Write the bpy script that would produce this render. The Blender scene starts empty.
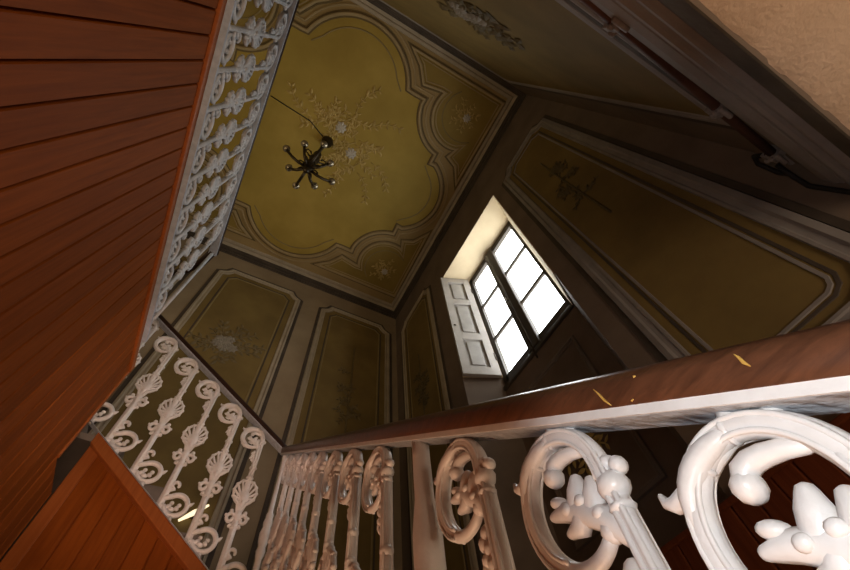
import bpy, bmesh, math, random
from mathutils import Vector, Matrix
random.seed(7)
PI = math.pi
ZO = 1.6                      # height of the camera above the stair-hall floor
scene = bpy.context.scene
COL = scene.collection
V = Vector

# ------------------------------------------------------------------ materials
def new_mat(name):
    m = bpy.data.materials.new(name); m.use_nodes = True
    nt = m.node_tree
    b = nt.nodes['Principled BSDF']
    return m, nt, b

def mottled(name, c1, c2, rough=0.7, scale=3.0, bump=0.0, c3=None, spec=0.3, metal=0.0, fine=40.0):
    m, nt, b = new_mat(name)
    tc = nt.nodes.new('ShaderNodeTexCoord')
    n = nt.nodes.new('ShaderNodeTexNoise'); n.inputs['Scale'].default_value = scale
    n.inputs['Detail'].default_value = 6; n.inputs['Roughness'].default_value = 0.6
    r = nt.nodes.new('ShaderNodeValToRGB')
    r.color_ramp.elements[0].position = 0.32; r.color_ramp.elements[1].position = 0.68
    r.color_ramp.elements[0].color = (*c1, 1); r.color_ramp.elements[1].color = (*c2, 1)
    if c3:
        e = r.color_ramp.elements.new(0.5); e.color = (*c3, 1)
    nt.links.new(tc.outputs['Object'], n.inputs['Vector'])
    nt.links.new(n.outputs['Fac'], r.inputs['Fac'])
    nt.links.new(r.outputs['Color'], b.inputs['Base Color'])
    b.inputs['Roughness'].default_value = rough
    b.inputs['Metallic'].default_value = metal
    b.inputs['Specular IOR Level'].default_value = spec
    if bump > 0:
        n2 = nt.nodes.new('ShaderNodeTexNoise'); n2.inputs['Scale'].default_value = fine
        n2.inputs['Detail'].default_value = 4
        bp = nt.nodes.new('ShaderNodeBump'); bp.inputs['Strength'].default_value = bump
        bp.inputs['Distance'].default_value = 0.01
        nt.links.new(tc.outputs['Object'], n2.inputs['Vector'])
        nt.links.new(n2.outputs['Fac'], bp.inputs['Height'])
        nt.links.new(bp.outputs['Normal'], b.inputs['Normal'])
    return m

def wood(name, dark, light, stretch=(30, 30, 1.6), rough=0.45, spec=0.35, tint=True):
    m, nt, b = new_mat(name)
    tc = nt.nodes.new('ShaderNodeTexCoord')
    mp = nt.nodes.new('ShaderNodeMapping'); mp.inputs['Scale'].default_value = stretch
    n = nt.nodes.new('ShaderNodeTexNoise'); n.inputs['Scale'].default_value = 2.0
    n.inputs['Detail'].default_value = 8; n.inputs['Roughness'].default_value = 0.65
    n.inputs['Distortion'].default_value = 0.6
    r = nt.nodes.new('ShaderNodeValToRGB')
    r.color_ramp.elements[0].position = 0.25; r.color_ramp.elements[1].position = 0.75
    r.color_ramp.elements[0].color = (*dark, 1); r.color_ramp.elements[1].color = (*light, 1)
    nt.links.new(tc.outputs['Object'], mp.inputs['Vector'])
    if tint:
        at = nt.nodes.new('ShaderNodeAttribute'); at.attribute_name = 'tint'
        cb = nt.nodes.new('ShaderNodeCombineXYZ')
        mul = nt.nodes.new('ShaderNodeMath'); mul.operation = 'MULTIPLY'; mul.inputs[1].default_value = 37.0
        nt.links.new(at.outputs['Fac'], mul.inputs[0])
        nt.links.new(mul.outputs[0], cb.inputs['Z'])
        va = nt.nodes.new('ShaderNodeVectorMath'); va.operation = 'ADD'
        nt.links.new(mp.outputs['Vector'], va.inputs[0]); nt.links.new(cb.outputs[0], va.inputs[1])
        nt.links.new(va.outputs[0], n.inputs['Vector'])
        mr = nt.nodes.new('ShaderNodeMapRange')
        mr.inputs['To Min'].default_value = 0.82; mr.inputs['To Max'].default_value = 1.14
        nt.links.new(at.outputs['Fac'], mr.inputs['Value'])
        mx = nt.nodes.new('ShaderNodeVectorMath'); mx.operation = 'SCALE'
        nt.links.new(r.outputs['Color'], mx.inputs[0]); nt.links.new(mr.outputs[0], mx.inputs['Scale'])
        nt.links.new(mx.outputs[0], b.inputs['Base Color'])
    else:
        nt.links.new(mp.outputs['Vector'], n.inputs['Vector'])
        nt.links.new(r.outputs['Color'], b.inputs['Base Color'])
    nt.links.new(n.outputs['Fac'], r.inputs['Fac'])
    bp = nt.nodes.new('ShaderNodeBump'); bp.inputs['Strength'].default_value = 0.15; bp.inputs['Distance'].default_value = 0.004
    nt.links.new(n.outputs['Fac'], bp.inputs['Height']); nt.links.new(bp.outputs['Normal'], b.inputs['Normal'])
    b.inputs['Roughness'].default_value = rough; b.inputs['Specular IOR Level'].default_value = spec
    return m

M = {}
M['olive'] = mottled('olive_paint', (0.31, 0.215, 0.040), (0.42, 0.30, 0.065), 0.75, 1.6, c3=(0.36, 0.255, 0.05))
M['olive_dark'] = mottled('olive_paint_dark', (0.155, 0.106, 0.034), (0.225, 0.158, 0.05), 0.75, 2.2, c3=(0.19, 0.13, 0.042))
M['plaster'] = mottled('brown_plaster', (0.245, 0.185, 0.115), (0.335, 0.26, 0.165), 0.8, 2.0)
M['ceil_plaster'] = mottled('tan_ceiling_plaster', (0.29, 0.205, 0.085), (0.36, 0.26, 0.115), 0.8, 2.0)
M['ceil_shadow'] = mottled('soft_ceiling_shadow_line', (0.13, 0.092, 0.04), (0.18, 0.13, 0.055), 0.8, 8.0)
M['grey_plaster'] = mottled('grey_brown_plaster', (0.145, 0.108, 0.080), (0.20, 0.152, 0.115), 0.8, 3.0)
M['moulding'] = mottled('light_moulding', (0.33, 0.28, 0.20), (0.42, 0.355, 0.26), 0.7, 6.0)
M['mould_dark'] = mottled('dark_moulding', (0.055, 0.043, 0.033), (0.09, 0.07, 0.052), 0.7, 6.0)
M['mould_grey'] = mottled('grey_moulding', (0.22, 0.20, 0.185), (0.30, 0.275, 0.255), 0.7, 5.0)
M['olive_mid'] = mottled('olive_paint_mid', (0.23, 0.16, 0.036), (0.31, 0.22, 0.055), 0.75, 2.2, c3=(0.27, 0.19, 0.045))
M['ceil_moulding'] = mottled('tan_ceiling_moulding', (0.34, 0.255, 0.125), (0.42, 0.32, 0.165), 0.7, 6.0)
M['petal_dim'] = mottled('dull_petal', (0.20, 0.18, 0.14), (0.32, 0.29, 0.23), 0.7, 14.0)
M['line'] = mottled('olive_line', (0.235, 0.18, 0.075), (0.30, 0.23, 0.10), 0.7, 5.0)
M['gold'] = mottled('gilt_leaf', (0.36, 0.25, 0.07), (0.54, 0.40, 0.14), 0.6, 12.0)
M['leaf_dark'] = mottled('dark_leaf', (0.08, 0.06, 0.026), (0.15, 0.115, 0.05), 0.7, 12.0)  # dark brown leaf colour for the wall ornaments
M['petal'] = mottled('pale_petal', (0.42, 0.39, 0.33), (0.58, 0.54, 0.45), 0.7, 14.0)
M['soffit'] = mottled('beige_soffit_plaster', (0.50, 0.36, 0.25), (0.60, 0.44, 0.32), 0.85, 7.0, bump=0.5, fine=70)
M['soffit_edge'] = mottled('worn_grey_edge', (0.09, 0.075, 0.055), (0.14, 0.118, 0.085), 0.85, 8.0, bump=0.3)
M['white_iron'] = mottled('white_painted_iron', (0.74, 0.71, 0.68), (0.84, 0.82, 0.80), 0.33, 30.0, bump=0.12, fine=90, spec=0.5)
M['white_iron_old'] = mottled('aged_white_painted_iron', (0.47, 0.48, 0.49), (0.63, 0.64, 0.65), 0.5, 40.0, bump=0.2, fine=120, spec=0.4)
M['flat_bar'] = mottled('white_painted_flat_bar', (0.33, 0.35, 0.38), (0.47, 0.50, 0.54), 0.28, 60.0, bump=0.6, fine=60, spec=0.6)
M['gallery_bar'] = mottled('blue_grey_painted_bar', (0.36, 0.43, 0.52), (0.48, 0.56, 0.66), 0.45, 40.0, bump=0.3, fine=60)
M['leaf_brown'] = mottled('brown_leaf', (0.12, 0.09, 0.04), (0.21, 0.16, 0.075), 0.7, 12.0)
M['boards'] = wood('red_brown_boards', (0.165, 0.038, 0.004), (0.285, 0.073, 0.009), rough=0.6, spec=0.10)
M['boards_dark'] = wood('dark_red_boards', (0.085, 0.020, 0.006), (0.15, 0.038, 0.012), rough=0.6, spec=0.10)
M['board_trim'] = wood('red_brown_trim', (0.26, 0.070, 0.015), (0.38, 0.115, 0.028), tint=False, spec=0.2)
M['handrail'] = wood('dark_mahogany_handrail', (0.045, 0.018, 0.009), (0.15, 0.058, 0.027), stretch=(60, 4, 60), rough=0.32, spec=0.5, tint=False)
M['shaded_rail'] = wood('shaded_handrail', (0.016, 0.008, 0.005), (0.045, 0.02, 0.012), stretch=(3, 45, 45), rough=0.5, spec=0.25, tint=False)  # handrail wood seen unlit from below, the shade put into its colour
M['yellow_chip'] = mottled('yellow_chip', (0.55, 0.33, 0.07), (0.7, 0.45, 0.12), 0.6, 30)
M['frame_wood'] = mottled('dark_window_frame', (0.045, 0.036, 0.026), (0.07, 0.055, 0.04), 0.5, 8.0)
M['reveal'] = mottled('cream_reveal', (0.62, 0.50, 0.32), (0.72, 0.60, 0.40), 0.8, 5.0)
M['shutter'] = mottled('white_shutter_paint', (0.36, 0.335, 0.305), (0.45, 0.42, 0.385), 0.4, 7.0)
M['shutter_panel'] = mottled('white_shutter_panel', (0.31, 0.295, 0.275), (0.41, 0.39, 0.365), 0.4, 7.0)
M['bronze'] = mottled('dark_bronze', (0.02, 0.015, 0.009), (0.06, 0.043, 0.022), 0.4, 20.0, metal=0.6)
M['cup'] = mottled('dull_brass_cup', (0.16, 0.13, 0.08), (0.42, 0.36, 0.26), 0.35, 20.0, metal=0.7)
M['pipe'] = mottled('rust_brown_pipe', (0.06, 0.028, 0.018), (0.10, 0.045, 0.028), 0.6, 12.0)
M['cable'] = mottled('black_cable', (0.010, 0.009, 0.008), (0.022, 0.02, 0.018), 0.6, 12.0)
M['bracket'] = mottled('grey_bracket', (0.16, 0.14, 0.13), (0.30, 0.27, 0.25), 0.5, 20.0)
M['stone'] = mottled('grey_stone_step', (0.18, 0.15, 0.125), (0.28, 0.24, 0.20), 0.6, 6.0)
M['dark_panel'] = mottled('dark_niche_paint', (0.13, 0.088, 0.06), (0.18, 0.125, 0.09), 0.7, 4.0)
M['floor'] = mottled('brown_floor', (0.16, 0.11, 0.075), (0.26, 0.18, 0.12), 0.5, 4.0)

def glass_mat():
    m = bpy.data.materials.new('window_glass'); m.use_nodes = True
    nt = m.node_tree; nt.nodes.clear()
    o = nt.nodes.new('ShaderNodeOutputMaterial'); mx = nt.nodes.new('ShaderNodeMixShader')
    t = nt.nodes.new('ShaderNodeBsdfTransparent'); g = nt.nodes.new('ShaderNodeBsdfGlossy')
    t.inputs['Color'].default_value = (0.96, 0.96, 0.95, 1); g.inputs['Roughness'].default_value = 0.02
    mx.inputs['Fac'].default_value = 0.06
    nt.links.new(t.outputs[0], mx.inputs[1]); nt.links.new(g.outputs[0], mx.inputs[2]); nt.links.new(mx.outputs[0], o.inputs['Surface'])
    return m
M['glass'] = glass_mat()

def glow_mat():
    m, nt, b = new_mat('glowing_sliver')
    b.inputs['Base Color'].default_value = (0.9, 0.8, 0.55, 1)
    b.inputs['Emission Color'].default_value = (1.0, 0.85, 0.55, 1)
    b.inputs['Emission Strength'].default_value = 1.2  # emission stands in for the bright sliver on the wall
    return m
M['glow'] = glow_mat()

# ------------------------------------------------------------------ mesh builder
class MB:
    def __init__(self):
        self.v = []; self.f = []; self.s = []; self.t = []
    def add(self, vs, fs, smooth=False, tint=0.5):
        o = len(self.v)
        self.v += [V(p) for p in vs]
        for f in fs:
            self.f.append([i + o for i in f]); self.s.append(smooth); self.t.append(tint)
        return self
    def quad(self, a, b, c, d, tint=0.5):
        return self.add([a, b, c, d], [(0, 1, 2, 3)], tint=tint)
    def box(self, x0, x1, y0, y1, z0, z1, tint=0.5):
        x0, x1 = min(x0, x1), max(x0, x1); y0, y1 = min(y0, y1), max(y0, y1); z0, z1 = min(z0, z1), max(z0, z1)
        vs = [(x0, y0, z0), (x1, y0, z0), (x1, y1, z0), (x0, y1, z0), (x0, y0, z1), (x1, y0, z1), (x1, y1, z1), (x0, y1, z1)]
        return self.add(vs, [(3, 2, 1, 0), (4, 5, 6, 7), (0, 1, 5, 4), (1, 2, 6, 5), (2, 3, 7, 6), (3, 0, 4, 7)], tint=tint)
    def prism(self, loop, d, tint=0.5, smooth=False):
        """closed loop of 3D points extruded by vector d"""
        n = len(loop); d = V(d)
        a = [V(p) for p in loop]; b = [p + d for p in a]
        nrm = V((0, 0, 0))
        for i in range(n):
            nrm += a[i].cross(a[(i + 1) % n])
        if nrm.dot(d) > 0:
            a = a[::-1]; b = b[::-1]
        fs = [tuple(range(n)), tuple(range(2 * n - 1, n - 1, -1))]
        fs += [(i, i + n, (i + 1) % n + n, (i + 1) % n) for i in range(n)]
        return self.add(a + b, fs, smooth, tint)
    def tube(self, pts, r, depth=None, up=None, n=10, cap=True, smooth=True, tint=0.5):
        """swept tube; r and depth may be lists; up = the depth direction (for flat castings)"""
        pts = [V(p) for p in pts]; k = len(pts)
        rs = r if isinstance(r, (list, tuple)) else [r] * k
        ds = rs if depth is None else (depth if isinstance(depth, (list, tuple)) else [depth] * k)
        if up is not None and cap and max(rs) < .03:            # round the ends of castings
            t0 = (pts[0] - pts[1]).normalized(); t1 = (pts[-1] - pts[-2]).normalized()
            rs, ds = list(rs), list(ds)
            pts = [pts[0] + t0 * rs[0] * .8, pts[0] + t0 * rs[0] * .55] + pts + [pts[-1] + t1 * rs[-1] * .55, pts[-1] + t1 * rs[-1] * .8]
            rs = [rs[0] * .25, rs[0] * .72] + rs + [rs[-1] * .72, rs[-1] * .25]
            ds = [ds[0] * .25, ds[0] * .72] + ds + [ds[-1] * .72, ds[-1] * .25]
            k = len(pts)
        vs = []; prev = None
        for i, p in enumerate(pts):
            t = (pts[min(i + 1, k - 1)] - pts[max(i - 1, 0)]).normalized()
            if up is not None:
                b = V(up); b = (b - t * b.dot(t)).normalized()
            else:
                if prev is None:
                    b = V((0, 0, 1)) if abs(t.z) < 0.9 else V((0, 1, 0))
                else:
                    b = prev
                b = (b - t * b.dot(t)).normalized(); prev = b
            nn = t.cross(b)
            for j in range(n):
                a = 2 * PI * j / n
                vs.append(p + nn * (math.cos(a) * rs[i]) + b * (math.sin(a) * ds[i]))
        fs = []
        for i in range(k - 1):
            for j in range(n):
                j2 = (j + 1) % n
                fs.append((i * n + j, i * n + j2, (i + 1) * n + j2, (i + 1) * n + j))
        if cap:
            fs.append(tuple(range(n - 1, -1, -1))); fs.append(tuple(range((k - 1) * n, k * n)))
        return self.add(vs, fs, smooth, tint)
    def profile_bar(self, pts, prof, side, up=(0, 0, 1), smooth=False):
        """sweep a closed 2D profile (a along side, b along up) over pts without twisting"""
        side = V(side); up = V(up); n = len(prof); vs = []
        for p in pts:
            for a, b in prof:
                vs.append(V(p) + side * a + up * b)
        fs = []
        for i in range(len(pts) - 1):
            for j in range(n):
                j2 = (j + 1) % n
                fs.append((i * n + j, i * n + j2, (i + 1) * n + j2, (i + 1) * n + j))
        fs.append(tuple(range(n - 1, -1, -1))); fs.append(tuple(range((len(pts) - 1) * n, len(pts) * n)))
        return self.add(vs, fs, smooth)
    def blob(self, c, rx, ry, rz, rot=0.0, seg=10, ring=6):
        """ellipsoid, turned by rot in the XZ plane"""
        c = V(c); vs = []; fs = []
        cr, sr = math.cos(rot), math.sin(rot)
        def P(x, y, z):
            return c + V((x * cr - z * sr, y, x * sr + z * cr))
        vs.append(P(0, 0, rz))
        for i in range(1, ring):
            a = PI * i / ring
            for j in range(seg):
                b = 2 * PI * j / seg
                vs.append(P(rx * math.sin(a) * math.cos(b), ry * math.sin(a) * math.sin(b), rz * math.cos(a)))
        vs.append(P(0, 0, -rz))
        for j in range(seg):
            fs.append((0, 1 + j, 1 + (j + 1) % seg))
        for i in range(ring - 2):
            for j in range(seg):
                a = 1 + i * seg + j; b = 1 + i * seg + (j + 1) % seg
                fs.append((a, a + seg, b + seg, b))
        last = len(vs) - 1; o = 1 + (ring - 2) * seg
        for j in range(seg):
            fs.append((last, o + (j + 1) % seg, o + j))
        return self.add(vs, fs, True)
    def lathe(self, prof, c=(0, 0, 0), n=16, smooth=True):
        """prof: (radius, z) list around the vertical through c"""
        c = V(c); vs = []; fs = []
        for r, z in prof:
            for j in range(n):
                a = 2 * PI * j / n
                vs.append(c + V((r * math.cos(a), r * math.sin(a), z)))
        for i in range(len(prof) - 1):
            for j in range(n):
                j2 = (j + 1) % n
                fs.append((i * n + j, i * n + j2, (i + 1) * n + j2, (i + 1) * n + j))
        fs.append(tuple(range(n - 1, -1, -1))); fs.append(tuple(range((len(prof) - 1) * n, len(prof) * n)))
        return self.add(vs, fs, smooth)
    def mesh(self, name, mat):
        me = bpy.data.meshes.new(name)
        me.from_pydata([tuple(v) for v in self.v], [], self.f)
        me.polygons.foreach_set('use_smooth', self.s)
        at = me.attributes.new('tint', 'FLOAT', 'FACE'); at.data.foreach_set('value', self.t)
        me.materials.append(mat)
        bm = bmesh.new(); bm.from_mesh(me)
        bmesh.ops.remove_doubles(bm, verts=bm.verts, dist=1e-6)
        bmesh.ops.recalc_face_normals(bm, faces=bm.faces)
        bm.to_mesh(me); bm.free(); me.update()
        return me
    def build(self, name, mat, parent=None, origin=(0, 0, 0)):
        origin = V(origin)
        self.v = [p - origin for p in self.v]
        o = bpy.data.objects.new(name, self.mesh(name, mat)); COL.objects.link(o)
        place(o, origin, parent)
        return o

WP = {}                                            # origin of every object, in camera-height coordinates
def place(o, pos, parent=None):
    pos = V(pos); WP[o.name] = pos
    if parent is None:
        o.location = pos + V((0, 0, ZO))
    else:
        o.parent = parent; o.location = pos - WP[parent.name]

def thing(name, label, cat, loc, group=None):
    o = bpy.data.objects.new(name, None); COL.objects.link(o); o.empty_display_size = 0.1
    place(o, loc)
    return tag(o, label, cat, group)
def tag(o, label, cat, group=None):
    o['label'] = label; o['category'] = cat
    if group: o['group'] = group
    return o
def struct(o, label=None):
    o['kind'] = 'structure'
    if label: o['label'] = label
    return o
def bevel(o, w=0.003, seg=2):
    m = o.modifiers.new('bevel', 'BEVEL'); m.width = w; m.segments = seg; m.limit_method = 'ANGLE'
    return o

# ------------------------------------------------------------------ 2D outlines on a plane
class Plane:
    """point(u, v, h): h lifts off the surface into the room"""
    def __init__(self, o, eu, ev, n):
        self.o, self.eu, self.ev, self.n = V(o), V(eu), V(ev), V(n)
    def p(self, u, v, h=0.0):
        return self.o + self.eu * u + self.ev * v + self.n * h

def area2(l):
    return sum(l[i][0] * l[(i + 1) % len(l)][1] - l[(i + 1) % len(l)][0] * l[i][1] for i in range(len(l)))
def offset_loop(l, d):
    """inset a closed CCW loop by d (positive inward), mitred"""
    n = len(l); out = []
    for i in range(n):
        a, b, c = V(l[i - 1]), V(l[i]), V(l[(i + 1) % n])
        e1 = (b - a).normalized(); e2 = (c - b).normalized()
        n1 = V((-e1.y, e1.x)); n2 = V((-e2.y, e2.x))
        m = n1 + n2
        if m.length < 1e-4: m = n1
        m.normalize(); k = max(0.35, m.dot(n1))
        q = b + m * (d / k); out.append((q.x, q.y))
    return out
def clean(l, tol=0.004):
    out = []
    for p in l:
        if not out or (V(p) - V(out[-1])).length > tol: out.append(p)
    if (V(out[0]) - V(out[-1])).length < tol: out.pop()
    if area2(out) < 0: out.reverse()
    return out
def field(mb, pl, loop, h):
    return mb.add([pl.p(u, v, h) for u, v in loop], [tuple(range(len(loop)))])
def band(mb, pl, loop, prof):
    """prof = [(inset, height), ...] swept round the loop"""
    rings = [[pl.p(u, v, h) for u, v in offset_loop(loop, d)] for d, h in prof]
    n = len(loop); vs = [p for r in rings for p in r]; fs = []
    for i in range(len(rings) - 1):
        for j in range(n):
            j2 = (j + 1) % n
            fs.append((i * n + j, i * n + j2, (i + 1) * n + j2, (i + 1) * n + j))
    return mb.add(vs, fs)
def arc(cx, cy, r, a0, a1, n=16):
    return [(cx + r * math.cos(math.radians(a0 + (a1 - a0) * i / n)), cy + r * math.sin(math.radians(a0 + (a1 - a0) * i / n))) for i in range(n + 1)]
def notched(u0, u1, v0, v1, k=0.09, top=True, bottom=False):
    l = []
    if bottom: l += [(u0 + k, v0), (u1 - k, v0), (u1 - k * 0.35, v0 + k * 0.35), (u1, v0 + k)]
    else: l += [(u0, v0), (u1, v0)]
    if top: l += [(u1, v1 - k), (u1 - k * 0.45, v1 - k * 0.75), (u1 - k * 0.75, v1 - k * 0.45), (u1 - k, v1), (u0 + k, v1), (u0 + k * 0.75, v1 - k * 0.45), (u0 + k * 0.45, v1 - k * 0.75), (u0, v1 - k)]
    else: l += [(u1, v1), (u0, v1)]
    if bottom: l += [(u0, v0 + k), (u0 + k * 0.35, v0 + k * 0.35)]
    return clean(l)

def leaf2d(pl, mb, u, v, ang, L, W, h):
    """a pointed leaf, slightly domed, lying on the plane"""
    ca, sa = math.cos(ang), math.sin(ang)
    prof = [(0, 0), (0.25, 0.42), (0.55, 0.5), (0.8, 0.28), (1, 0), (0.8, -0.28), (0.55, -0.5), (0.25, -0.42)]
    vs = [pl.p(u + (x * L) * ca - (y * W) * sa, v + (x * L) * sa + (y * W) * ca, h) for x, y in prof]
    vs.append(pl.p(u + 0.5 * L * ca, v + 0.5 * L * sa, h + W * 0.35))
    mb.add(vs, [(i, (i + 1) % 8, 8) for i in range(8)])
def rosette2d(pl, mb, u, v, R, h, petals=7):
    for ring, (rr, nn) in enumerate(((R, petals), (R * 0.62, petals - 1), (R * 0.3, 4))):
        for i in range(nn):
            a = 2 * PI * i / nn + ring * 0.4
            leaf2d(pl, mb, u, v, a, rr, rr * 0.75, h + 0.004 + 0.006 * ring)
def sprig(pl, mb, u, v, ang, L, h, n=6, curl=0.6, size=0.07):
    """a curling stem with pairs of leaves"""
    pts = []; a = ang; x, y = u, v
    for i in range(n + 1):
        pts.append((x, y, a)); x += math.cos(a) * L / n; y += math.sin(a) * L / n; a += curl / n
    mb.tube([pl.p(p[0], p[1], h) for p in pts], 0.006, n=5)
    for i, (x, y, a) in enumerate(pts[1:]):
        s = size * random.uniform(0.7, 1.15)
        for sg in (1, -1):
            leaf2d(pl, mb, x, y, a + sg * random.uniform(0.6, 1.2), s, s * 0.42, h + 0.002)
    return pts[-1]

# ------------------------------------------------------------------ room dimensions (camera = origin)
H = 5.3                      # ceiling above camera
XR, XL = 1.60, -2.16         # window wall / far wall behind the gallery
YB, YF = 3.10, -0.44         # back wall / wall over the passage
ZF = -ZO                     # floor
WY0, WY1 = 0.64, 1.87        # window niche on the window wall
XW = 1.95                    # plane of the sashes
LIP = 1.10                   # underside of the wall over the passage

CE = Plane((0, 0, H), (1, 0, 0), (0, 1, 0), (0, 0, -1))
PA = Plane((0, YB, 0), (1, 0, 0), (0, 0, 1), (0, -1, 0))
PB = Plane((XR, 0, 0), (0, 1, 0), (0, 0, 1), (-1, 0, 0))
PD = Plane((0, YF, 0), (1, 0, 0), (0, 0, 1), (0, 1, 0))
PL = Plane((XL, 0, 0), (0, 1, 0), (0, 0, 1), (1, 0, 0))

# --- shell
wall_back = struct(MB().box(XL - .2, XR + .6, YB, YB + .2, ZF, H + .1).build('wall_back', M['plaster']))
wall_left = struct(MB().box(XL - .2, XL, YF - 2.2, YB, ZF, H + .1).build('wall_left', M['plaster']))
mb = MB()                                            # window wall: two piers, a lintel; splayed niche built below
mb.prism([(XR, WY0, ZF), (XW, WY0 + .17, ZF), (XW + .07, WY0 + .17, ZF), (XW + .07, YF - 2.2, ZF), (XR, YF - 2.2, ZF)], (0, 0, H + .1 - ZF))
mb.prism([(XR, WY1, ZF), (XR, YB, ZF), (XW + .07, YB, ZF), (XW + .07, WY1 - .14, ZF), (XW, WY1 - .14, ZF)], (0, 0, H + .1 - ZF))
mb.box(XR, XW + .07, WY0, WY1, 4.33, H + .1)
wall_right = struct(mb.build('wall_right', M['grey_plaster']))
wall_front = struct(MB().box(XL, XR, YF - .42, YF, LIP, H + .1).build('wall_front', M['grey_plaster']))
ceiling = struct(MB().box(XL - .2, XR + .6, YF - .4, YB + .2, H, H + .15).build('ceiling', M['ceil_plaster']))
floor = struct(MB().box(XL - .2, XR + .6, YF - 2.4, YB + .2, ZF - .1, ZF).build('floor', M['floor']))
wall_passage = struct(MB().box(XL - .2, XR + .6, YF - 2.4, YF - 2.2, ZF, 1.4).build('wall_passage', M['soffit']))

# --- passage ceiling: rough beige plaster behind the worn lip of the wall
mb = MB()
NX = 60; rows = [(YF - .005, LIP + .004), (YF - .03, LIP - .012), (YF - .16, LIP - .016), (YF - .42, LIP - .01), (YF - .9, LIP + .08), (YF - 2.2, LIP + .12)]
vs = []; fs = []
for i in range(NX + 1):
    x = XL + (XR - XL) * i / NX
    for k, (y, z) in enumerate(rows):
        j = random.uniform(-.012, .012) if k == 1 else 0
        vs.append((x, y + j, z + (random.uniform(-.004, .004) if k == 1 else 0)))
R_ = len(rows)
for i in range(NX):
    for k in range(R_ - 1):
        fs.append((i * R_ + k, i * R_ + k + 1, (i + 1) * R_ + k + 1, (i + 1) * R_ + k))
mb.add(vs, fs, True)
struct(mb.build('ceiling_passage', M['soffit']), 'rough beige plaster underside of the passage at upper right')

# ------------------------------------------------------------------ ceiling decoration
CX, CY = -0.28, 1.29
def sym4(quarter):
    """quarter outline in the +x,+y quadrant from the x axis to the y axis -> full loop"""
    q = quarter
    l = list(q) + [(-x, y) for x, y in reversed(q)] + [(-x, -y) for x, y in q] + [(x, -y) for x, y in reversed(q)]
    return clean([(CX + x, CY + y) for x, y in l])
quarter = arc(1.07, 0, .57, 0, 62, 12)                         # side lobe
quarter += [(1.28, .50), (1.28, .60)]
quarter += arc(1.35, 1.12, .50, 262, 188, 12)                  # bite of the corner panel
quarter += [(.86, 1.13), (.68, 1.13)]
quarter += arc(0, .88, .68, 22, 90, 14)                        # end lobe
medal = sym4(quarter)
fld = field(MB(), CE, medal, .004).build('centre_field', M['olive'], ceiling)
mb = MB(); band(mb, CE, medal, [(-.006, 0), (-.002, .020), (.008, .030), (.026, .030), (.034, .014), (.036, .004)])
mb.build('centre_moulding', M['ceil_moulding'], ceiling)
mb = MB(); band(mb, CE, medal, [(-.075, 0), (-.072, .014), (-.058, .014), (-.055, 0)])
mb.build('centre_moulding', M['ceil_moulding'], ceiling)
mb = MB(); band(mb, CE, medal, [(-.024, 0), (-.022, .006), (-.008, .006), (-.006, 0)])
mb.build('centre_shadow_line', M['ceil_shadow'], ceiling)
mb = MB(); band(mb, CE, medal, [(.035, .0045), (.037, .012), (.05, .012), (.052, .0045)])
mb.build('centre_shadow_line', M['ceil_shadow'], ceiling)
def inner_quarter():
    q = arc(1.07, 0, .41, 0, 55, 10) + [(1.20, .36), (1.12, .42)] 
    return q
# thin painted line following the lobes (open arcs with little returns)
for sx, sy in ((1, 1), (-1, 1), (1, -1), (-1, -1)):
    a = [(0 + .52 * math.cos(math.radians(t)), .90 + .52 * math.sin(math.radians(t))) for t in range(90, 24, -6)] + [(.55, 1.06)]
    b = [(1.06 + .42 * math.cos(math.radians(t)), .42 * math.sin(math.radians(t))) for t in range(0, 56, 6)] + [(1.22, .42)]
    for pts in (a, b):
        mb = MB(); mb.tube([CE.p(CX + sx * x, CY + sy * y, .006) for x, y in pts], .008, depth=.005, up=(0, 0, 1), n=6)
        mb.build('painted_line', M['line'], ceiling)
# corner panels
def corner_loop(sx, sy):
    l = [(1.72, 1.51), (.50, 1.52)]
    l += [(.62, 1.41), (.755, 1.27), (.76, 1.255), (.95, 1.275), (1.02, 1.27)]
    l += arc(1.35, 1.12, .30, 152, 292, 16)[1:]
    l += [(1.46, .80), (1.43, .66), (1.56, .66), (1.64, .57), (1.70, .40)]
    l = [(CX + sx * x, CY + sy * y) for x, y in l]
    return clean(l)
for sx, sy in ((1, 1), (-1, 1), (1, -1), (-1, -1)):
    l = [(1.72, 1.52), (.50, 1.52), (.64, 1.42), (.76, 1.26), (.98, 1.30)] + arc(1.36, 1.13, .36, 152, 288, 16) + [(1.49, .80), (1.44, .66), (1.58, .60), (1.70, .42)]
    l = clean([(CX + sx * x, CY + sy * y) for x, y in l])
    field(MB(), CE, l, .003).build('corner_field', M['olive_mid'], ceiling)
    mb = MB(); band(mb, CE, l, [(-.022, 0), (-.018, .022), (-.006, .026), (.008, .022), (.012, .004)])
    mb.build('corner_moulding', M['ceil_moulding'], ceiling)
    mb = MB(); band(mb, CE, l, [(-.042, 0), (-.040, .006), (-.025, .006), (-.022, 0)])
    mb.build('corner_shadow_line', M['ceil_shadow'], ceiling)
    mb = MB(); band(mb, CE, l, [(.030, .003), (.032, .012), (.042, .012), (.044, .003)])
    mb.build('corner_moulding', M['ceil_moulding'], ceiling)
    il = offset_loop(l, .12)
    pts = arc(1.40, 1.17, .30, 120, 330, 18)
    mb = MB(); mb.tube([CE.p(CX + sx * x, CY + sy * y, .005) for x, y in pts if x < 1.62 and y < 1.42], .007, depth=.004, up=(0, 0, 1), n=6)
    mb.build('painted_line', M['line'], ceiling)
    cu, cv = CX + sx * 1.38, CY + sy * 1.19
    mb = MB()
    for k in range(7):
        sprig(CE, mb, cu, cv, k * 2 * PI / 7 + .3, random.uniform(.13, .2), .006, n=3, size=.06)
    mb.build('leaf_ornament', M['gold'], ceiling)
    mb = MB(); rosette2d(CE, mb, cu + .03, cv + .02, .055, .006); mb.build('flower_ornament', M['petal'], ceiling)

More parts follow.
